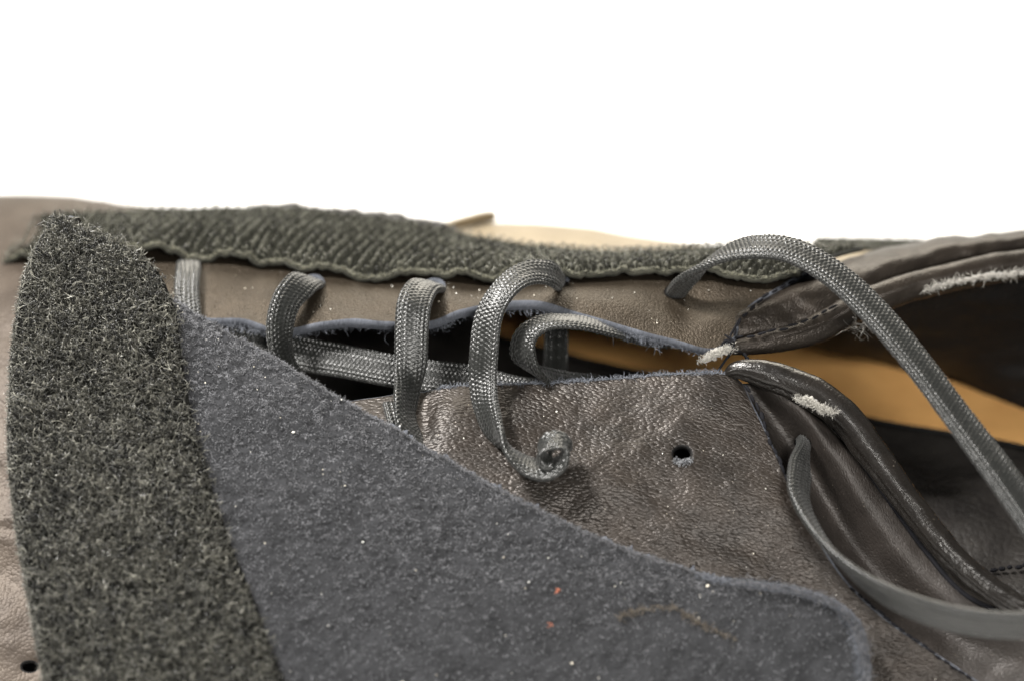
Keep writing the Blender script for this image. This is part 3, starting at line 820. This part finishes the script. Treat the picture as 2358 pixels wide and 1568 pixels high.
d = rng.normal(size=(2600, 3)) * .6 + dirv(.3, .9, -.4); d /= np.linalg.norm(d, axis=1, keepdims=True)
base = q[i] + rng.normal(0, .45, (2600, 1)) * MM * dirv(0, 1, 0)
Lf = rng.gamma(2., .22, 2600)[:, None] * MM * np.where((i > 300) & (i < 360), 1.7, 1)[:, None]
j2 = rng.normal(0, .25, (2600, 3))
pts = np.stack([base, base + d * Lf * .5, base + (d + j2) / 1.1 * Lf], 1)
fibre_mesh('edge_fringe', pts, .05 * MM, M['edge_fibre'], eyestay)['kind'] = 'stuff'

# --- torn padding showing white ---------------------------------------------------------------------------
def torn(path, radii, n, length, parent, label):
    o = tube('torn_padding', path, radii, M['felt'], parent, n=70, m=16, disp=lambda L, th: .55 * fbm(L / .9, th * 1.6 + 5, 3) , squash=.45)
    o['label'] = label
    pts = fluff_on_path([(a, b_, c - .8) for a, b_, c in path], n, length, .32)
    f = fibre_mesh('felt_fluff', pts, .04 * MM, M['felt_fibre'], o); f['kind'] = 'stuff'
torn([(1612, 830, 1.5), (1640, 818, 1), (1668, 806, 1), (1690, 800, 1.5)], [3, 8, 10, 5], 420, .9, SHOE, 'torn white felt tip at the end of the slit')
torn([(1832, 915, -5.5), (1858, 922, -6), (1890, 938, -7), (1925, 950, -7.5)], [3, 9, 7, 3], 420, .9, SHOE, 'white felt bursting through the near rolled edge')
torn([(2130, 668, 14), (2200, 648, 16), (2260, 640, 17.5), (2330, 632, 19), (2400, 622, 20)], [1.5, 3, 6, 4, 2], 450, 1.3, SHOE, 'white felt bursting through the far rolled edge')
pts = fluff_on_path([(1553, 1060, dq(1060) - .4), (1572, 1066, dq(1066) - .4), (1592, 1058, dq(1060) - .4)], 260, .7, .3)
fibre_mesh('hole_fluff', pts, .05 * MM, M['hole_fibre'], quarter)['kind'] = 'stuff'
pts = fluff_on_path([(1960, 760, 9), (2000, 738, 10)], 60, 3.0, .4)
fibre_mesh('loose_fibres', pts, .03 * MM, M['felt_fibre'], SHOE)['kind'] = 'stuff'

# --- stitches ------------------------------------------------------------------------------------------------
def stitch_mesh():
    n, m = 6, 6
    V = []; 
    for i in range(n):
        x = -1 + 2 * i / (n - 1); r = math.sqrt(max(0.03, 1 - abs(x) ** 3))
        for k in range(m):
            a = 2 * math.pi * k / m
            V.append((x, r * math.cos(a) * (1 + .1 * math.sin(i * 3)), r * math.sin(a)))
    F = [(i * m + k, i * m + (k + 1) % m, (i + 1) * m + (k + 1) % m, (i + 1) * m + k) for i in range(n - 1) for k in range(m)]
    me = bpy.data.meshes.new('stitch'); me.from_pydata(V, [], F); me.materials.append(M['thread'])
    for p in me.polygons: p.use_smooth = True
    return me
STM = stitch_mesh()
def stitches(path, n, parent, rad=.28, fill=.46, wob=.25):
    q = catmull(PP(path), n * 10 + 1)
    for i in range(n):
        a = q[i * 10]; b_ = q[i * 10 + 10]
        c = (a + b_) / 2 + rng.normal(0, wob * .4 * MM, 3); d = (b_ - a) + rng.normal(0, wob * MM * .5, 3); l = np.linalg.norm(d)
        o = bpy.data.objects.new('stitch', STM); COL.objects.link(o); o.parent = parent
        o.location = Vector(c - np.array(parent_world(parent)))
        o.rotation_euler = Vector(d).to_track_quat('X', 'Z').to_euler()
        o.scale = (l * fill * rng.uniform(.8, 1.2), rad * MM * rng.uniform(.8, 1.3), rad * MM)
stitches([(1716, 884, -.8), (1742, 930, -2), (1768, 1000, -5.2), (1790, 1050, -7.7), (1818, 1112, -10.2)], 11, quarter, .34)
stitches([(1955, 1350, -15.6), (2080, 1452, -17.2), (2245, 1568, -20.5), (2330, 1622, -23)], 22, quarter, .24)
stitches([(1868, 628, 16), (1800, 660, 12), (1740, 700, 9), (1705, 738, 6.5), (1690, 775, 5)], 11, eyestay, .26)
stitches([(1690, 780, 3.8), (1740, 772, 4.3), (1800, 757, 5.6), (1860, 738, 6.7), (1930, 702, 8.7)], 10, collar, .24)
stitches([(1665, 1335, -15.6), (1710, 1338, -15.8), (1752, 1340, -15.9), (1800, 1342, -16)], 5, quarter, .45, .45)
stitches([(2280, 1312, 8.5), (2320, 1308, 8.5), (2370, 1298, 9), (2430, 1290, 9)], 8, lining_floor, .4)
# a thick knotted thread closing the end of the slit
def thread(name, path, rad, parent, n=50):
    return tube(name, path, [rad] * len(path), M['thread'], parent, n=n, m=8)
thread('thread', [(1702, 735, 5.5), (1692, 755, 4), (1682, 775, 2.5), (1688, 800, .5), (1710, 812, 1.5)], 2.6, eyestay)
thread('thread', [(1668, 770, 2.5), (1690, 790, .5), (1680, 815, .5), (1664, 838, 1.0), (1648, 862, 1.0)], 2.8, eyestay)
thread('thread', [(1712, 812, 4), (1722, 828, 1.5), (1728, 845, -1)], 4, eyestay)
thread('thread', [(1690, 792, .3), (1672, 784, .5), (1662, 796, .8)], 3.5, eyestay)

tube('edge_trim', [(1672, 1345, ds(1345) + 1.5), (1740, 1350, ds(1345) + 1.0), (1850, 1366, ds(1370) + .9), (1938, 1401, ds(1401) + .9), (1982, 1452, ds(1452) + .9), (1992, 1540, ds(1540) + 1.0), (1994, 1700, ds(1700) + 1)], [3, 7, 9, 10, 8, 6, 6], M['cut_edge'], strap, n=120, m=14,
     disp=lambda L, th: .16 * fbm(L / .6, th * 2 + 8, 2))
q = catmull(PP([(1690, 1340, ds(1345) + .2), (1850, 1364, ds(1370) + .0), (1938, 1402, ds(1408) + .0), (1980, 1460, ds(1462) + .0), (1993, 1540, ds(1540) + .2), (1996, 1600, ds(1600) + .2)]), 300)
p = q[rng.integers(0, 300, 1500)] + rng.normal(0, .5 * MM, (1500, 3)); d = rng.normal(size=(1500, 3)) + .4 * dirv(.5, -.6, 0)
fibre_mesh('edge_nap', np.stack([p, p + d * .22 * MM, p + (d + rng.normal(0, .5, (1500, 3))) * .4 * MM], 1), .045 * MM, M['suede_fibre'], strap)['kind'] = 'stuff'
# crust line left on the suede
cr_pts = fluff_on_path([(1425, 1420, ds(1420) + -.4), (1490, 1402, ds(1402) - .4), (1545, 1398, ds(1400) - .4), (1620, 1440, ds(1440) - .2), (1700, 1475, ds(1475) + .3)], 260, 1.2, .22)
o = fibre_mesh('crust_fibres', cr_pts, .07 * MM, M['crust'], strap); o['kind'] = 'stuff'

# ------------------------------------------------------------------ laces
def lace_strand(parent, ctrl, name='lace_strand', width=6.0, thick=1.25, label=None):
    """ctrl: (u, v, d, wu, wv, wd): centre and the direction of the band's width. A flat braid with raised stitches."""
    c = np.hstack([PP([x[:3] for x in ctrl]), np.array([dirv(*x[3:6]) for x in ctrl]), np.array([[x[6] if len(x) > 6 else 1.0] for x in ctrl])])
    rough = catmull(c, 200)
    length = np.linalg.norm(np.diff(rough[:, :3], axis=0), axis=1).sum() * 1000
    n = max(int(length / .15), 20)
    q = catmull(c, n)
    ctr, w, wf = q[:, :3], q[:, 3:6], q[:, 6:]
    t = np.gradient(ctr, axis=0); t /= np.linalg.norm(t, axis=1, keepdims=True)
    w = w - t * np.sum(w * t, 1, keepdims=True); w /= np.linalg.norm(w, axis=1, keepdims=True)
    nn = np.cross(t, w)
    m = 84
    th = np.linspace(0, 2 * math.pi, m, endpoint=False)
    # superellipse section, spaced evenly across the face
    cs, sn = np.cos(th), np.sin(th)
    x = np.sign(cs) * np.abs(cs) ** .75; z = np.sign(sn) * np.abs(sn) ** .62
    hw, ht = width / 2 * (1 + .03 * np.sin(np.linspace(0, length / 7, n)))[:, None] * wf, thick / 2 * (1.7 - .7 * wf)
    X = x[None] * hw; Z = z[None] * ht * np.ones((n, 1))
    yy = np.linspace(0, length, n)[:, None] * np.ones((1, m))
    # herringbone stitches: columns across the band, slanted grains along it
    pc, pq = .80, .86
    g = (x[None] * width / 2 + 10 * pc) / pc + 0 * yy
    col = np.floor(g); fx = g - col
    slant = np.where(col.astype(int) % 2 == 0, fx, 1 - fx)
    fy = yy / pq + slant * .55 + (col.astype(int) % 2) * .5 + (Z < 0) * .37
    grain = np.sqrt(np.abs(np.sin(math.pi * fx))) * (np.abs(np.sin(math.pi * fy)) ** .7)
    jit = 1 + .25 * NZ[2](col * 1.7, np.floor(fy) * 1.3)
    disp = (grain * .30 * jit - .14)
    side = np.abs(x)[None] > .97
    disp = np.where(side, .16 * np.abs(np.sin(math.pi * yy / pq)) - .08, disp)
    nx_ = x / np.maximum(np.hypot(x, z * .3), 1e-6) * .25; nz_ = z
    ln = np.hypot(nx_, nz_); nx_, nz_ = nx_ / ln, nz_ / ln
    X = X + disp * nx_[None]; Z = Z + disp * nz_[None]
    V = ctr[:, None] + w[:, None] * (X * MM)[..., None] + nn[:, None] * (Z * MM)[..., None]
    V = V.reshape(-1, 3)
    idx = np.arange(n * m).reshape(n, m); nx2 = np.roll(idx, -1, 1)
    F = np.stack([idx[:-1], nx2[:-1], nx2[1:], idx[1:]], -1).reshape(-1, 4)
    V = np.vstack([V, ctr[:1], ctr[-1:]])
    k = len(V)
    uv = np.vstack([np.stack([X.ravel(), yy.ravel()], -1), [[0, 0], [0, 0]]])
    o = make_mesh(name, V, F, M['lace'], parent, uv=uv)
    if label: o['label'] = label
    return o

dold = lambda v: 3 - .030 * (v - 880) - 4e-6 * (v - 880) ** 2
def rest(ctrl):
    # parts of a lace below the slit lie on the curved leather
    return [(x[0], x[1], x[2] + min(0, dq(x[1]) - dold(x[1])) * min(1, max(0, (x[1] - 880) / 60)), *x[3:]) for x in ctrl]
LACE1 = thing('shoelace', 'flat dark grey lace zigzagging through the left holes, its end curled up on the leather', 'shoelace', tuple(P(945, 800, 5)), 'flat grey shoelaces')
LACE2 = thing('shoelace', 'flat dark grey lace looped in the slit with long ends trailing off at the right', 'shoelace', tuple(P(1930, 700, -5)), 'flat grey shoelaces')

lace_strand(LACE1, [(434, 606, 26, 1, 0, .1), (433, 626, 20.5, 1, 0, .1), (430, 660, 17, 1, 0, .1), (432, 700, 14, 1, 0, .1), (440, 740, 12, 1, 0, .1), (470, 772, 12, 1, -.4, .1)], width=4.6)
lace_strand(LACE1, [(732, 662, 24, .6, .25, .7, .6), (722, 650, 17, .65, .25, .7, .65), (694, 655, 12, .8, .2, .6), (662, 690, 8.5, .85, .1, .5), (646, 740, 6.5, .85, .05, .5), (645, 790, 6, .75, 0, .65), (656, 835, 7, .6, -.1, .8), (680, 880, 9, .5, -.3, .8)], width=5.6)
lace_strand(LACE1, rest([(1006, 672, 20, .9, .3, .3, .6), (1000, 660, 13.5, .9, .3, .3, .65), (974, 662, 8.5, .95, .2, .25, .9), (954, 700, 4, 1, .05, .15), (948, 760, 2, 1, 0, .05), (946, 830, 1, 1, 0, .15), (938, 890, .3, .7, 0, .7), (932, 940, -.5, .42, -.1, .9), (940, 985, -1.5, .4, -.2, .9), (962, 1030, -1.5, .4, -.3, .85), (1000, 1080, -2, .4, -.3, .85)]), width=6.3)
lace_strand(LACE1, rest([(905, 930, 2, .9, 0, .4), (915, 965, 0, .9, -.1, .4), (926, 1000, -.6, .8, -.2, .4), (950, 1040, -1, .8, -.2, .4)]), width=4)
curl = [(1286, 662, 19, .3, -.6, .65, .55), (1287, 648, 12, .2, -.7, .65, .65), (1268, 632, 7, .05, -.72, .7), (1232, 627, 4.5, -.1, -.72, .7), (1190, 642, 2, -.4, -.55, .65), (1152, 678, 0, -.7, -.35, .55), (1125, 730, -1, -.9, -.15, .4), (1115, 800, -1.5, -.95, 0, .3), (1112, 870, -1.5, -.9, .05, .45), (1120, 935, -2.5, -.7, .1, .7), (1142, 990, -4, -.5, -.1, .85), (1180, 1042, -6, -.2, -.4, .85), (1225, 1075, -7.5, 0, -.55, .8), (1265, 1080, -8.5, .05, -.6, .75), (1292, 1062, -9, .05, -.6, .75), (1300, 1034, -9, .05, -.6, .75), (1284, 1016, -8.8, .05, -.6, .75), (1262, 1020, -8.6, .05, -.6, .75), (1250, 1040, -8.4, .05, -.6, .75), (1258, 1058, -8.3, .05, -.6, .75), (1272, 1058, -8.3, .05, -.6, .75)]
lace_strand(LACE1, rest(curl), width=5.6, thick=1.2, label='lace end bending down over the slit and curling into a small coil')
lace_strand(LACE1, [(520, 770, 17, .1, -1, .25), (600, 790, 16, .15, -1, .25), (700, 815, 14, .17, -1, .25), (800, 833, 12.5, .17, -1, .25), (900, 853, 11, .17, -1, .25), (1000, 868, 10, .15, -1, .25), (1090, 880, 8.5, .13, -1, .25), (1180, 900, 7, .1, -.85, .5), (1260, 905, 6, .1, -.7, .7)], width=6.4, label='lace lying along the inside of the slit')

lace_strand(LACE2, [(1560, 770, 24, -.2, -.5, .8), (1480, 775, 14, -.25, -.45, .8), (1400, 757, 7, -.3, -.42, .8), (1320, 742, 3, -.4, -.4, .8), (1250, 745, 1.5, -.55, -.28, .75), (1210, 775, 1, -.68, -.1, .7), (1204, 815, 1, -.7, .05, .68), (1225, 850, 2.5, -.5, -.2, .75), (1265, 871, 7, -.2, -.5, .75), (1315, 882, 11.5, -.1, -.55, .75), (1390, 892, 16, 0, -.6, .7)], width=6.0, label='lace loop bulging out of the slit')
lace_strand(LACE2, [(1280, 715, 22, 1, .05, .3), (1281, 780, 24, 1, .05, .3), (1279, 840, 27, 1, .05, .3), (1272, 890, 32, 1, .05, .3)], width=4.6)
lace_strand(LACE2, [(1552, 690, 22, .85, .3, .3, .55), (1557, 674, 13, .85, .25, .3, .58), (1578, 648, 8, .8, .1, .5, .7), (1625, 610, 4, .5, -.35, .75, .9), (1680, 580, 1, .3, -.55, .7), (1745, 569, -2, .15, -.65, .65), (1820, 577, -4, .25, -.68, .6), (1910, 625, -7, .45, -.6, .55), (2010, 715, -11, .6, -.5, .5), (2110, 832, -16, .7, -.42, .45), (2210, 965, -21, .78, -.36, .4), (2300, 1085, -26, .8, -.36, .35), (2380, 1200, -30, .8, -.4, .3), (2460, 1330, -34, .8, -.4, .3), (2560, 1490, -37, .85, -.4, .25), (2660, 1680, -37, .85, -.4, .25)], width=6.0, thick=1.4, label='long lace end arching from the far top hole across the opening')
lace_strand(LACE2, [(1850, 1010, 4, .3, .1, .9, .5), (1850, 1028, -4, .3, .1, .9, .55), (1843, 1080, -11, .55, .15, .75), (1840, 1140, -17, .6, .25, .7), (1868, 1205, -21, .55, .4, .65), (1930, 1285, -26, .45, .55, .6), (2030, 1362, -31, .3, .7, .55), (2150, 1412, -35, .15, .75, .5), (2270, 1436, -38, .05, .8, .5), (2400, 1438, -41, 0, .8, .5), (2520, 1425, -44, 0, .8, .5), (2660, 1425, -46, 0, .8, .5), (2820, 1470, -46, .1, .8, .5)], width=5.6, thick=1.4, label='near lace end hanging from the near top hole')

# ------------------------------------------------------------------ dust and lint
def specks():
    n = 150
    s = rng.uniform(.25, 1, n); t = rng.uniform(.08, .95, n)
    p, nn = ST.sample(s, t)
    s2 = rng.uniform(.3, 1, 110); t2 = rng.uniform(.05, .7, 110)
    p2, n2 = Q.sample(s2, t2)
    s3 = rng.uniform(.2, 1, 90); t3 = rng.uniform(.3, .95, 90)
    p3, n3 = E.sample(s3, t3)
    p = np.vstack([p + nn * .25 * MM, p2 + n2 * .05 * MM, p3 + n3 * .05 * MM])
    m = len(p); r = rng.gamma(2.0, .036, m) * MM
    d = rng.normal(size=(m, 3)); d /= np.linalg.norm(d, axis=1, keepdims=True)
    pts = np.stack([p - d * r[:, None], p, p + d * r[:, None]], 1)
    o = fibre_mesh('dust', pts, r * .9, M['dust'], None, sides=4)
    o['kind'] = 'stuff'; o['label'] = 'pale dust specks scattered over the suede and leather'; o['category'] = 'dust'
specks()
def lint(u, v, d, label, L, n):
    pts = fluff_on_path([(u - L, v + 3, d), (u + L, v - 3, d)], n, .7, .12, K=4)
    o = fibre_mesh('lint', pts, .07 * MM, M['orange'], None)
    o['label'] = label; o['category'] = 'lint'; o['group'] = 'orange lint on the suede'
lint(1285, 1358, ds(1358) - .5, 'larger orange lint crumb on the suede, nearer the leather edge', 3.5, 12)
lint(1268, 1436, ds(1436) - .6, 'smaller orange lint crumb on the suede, below the other', 1.5, 6)
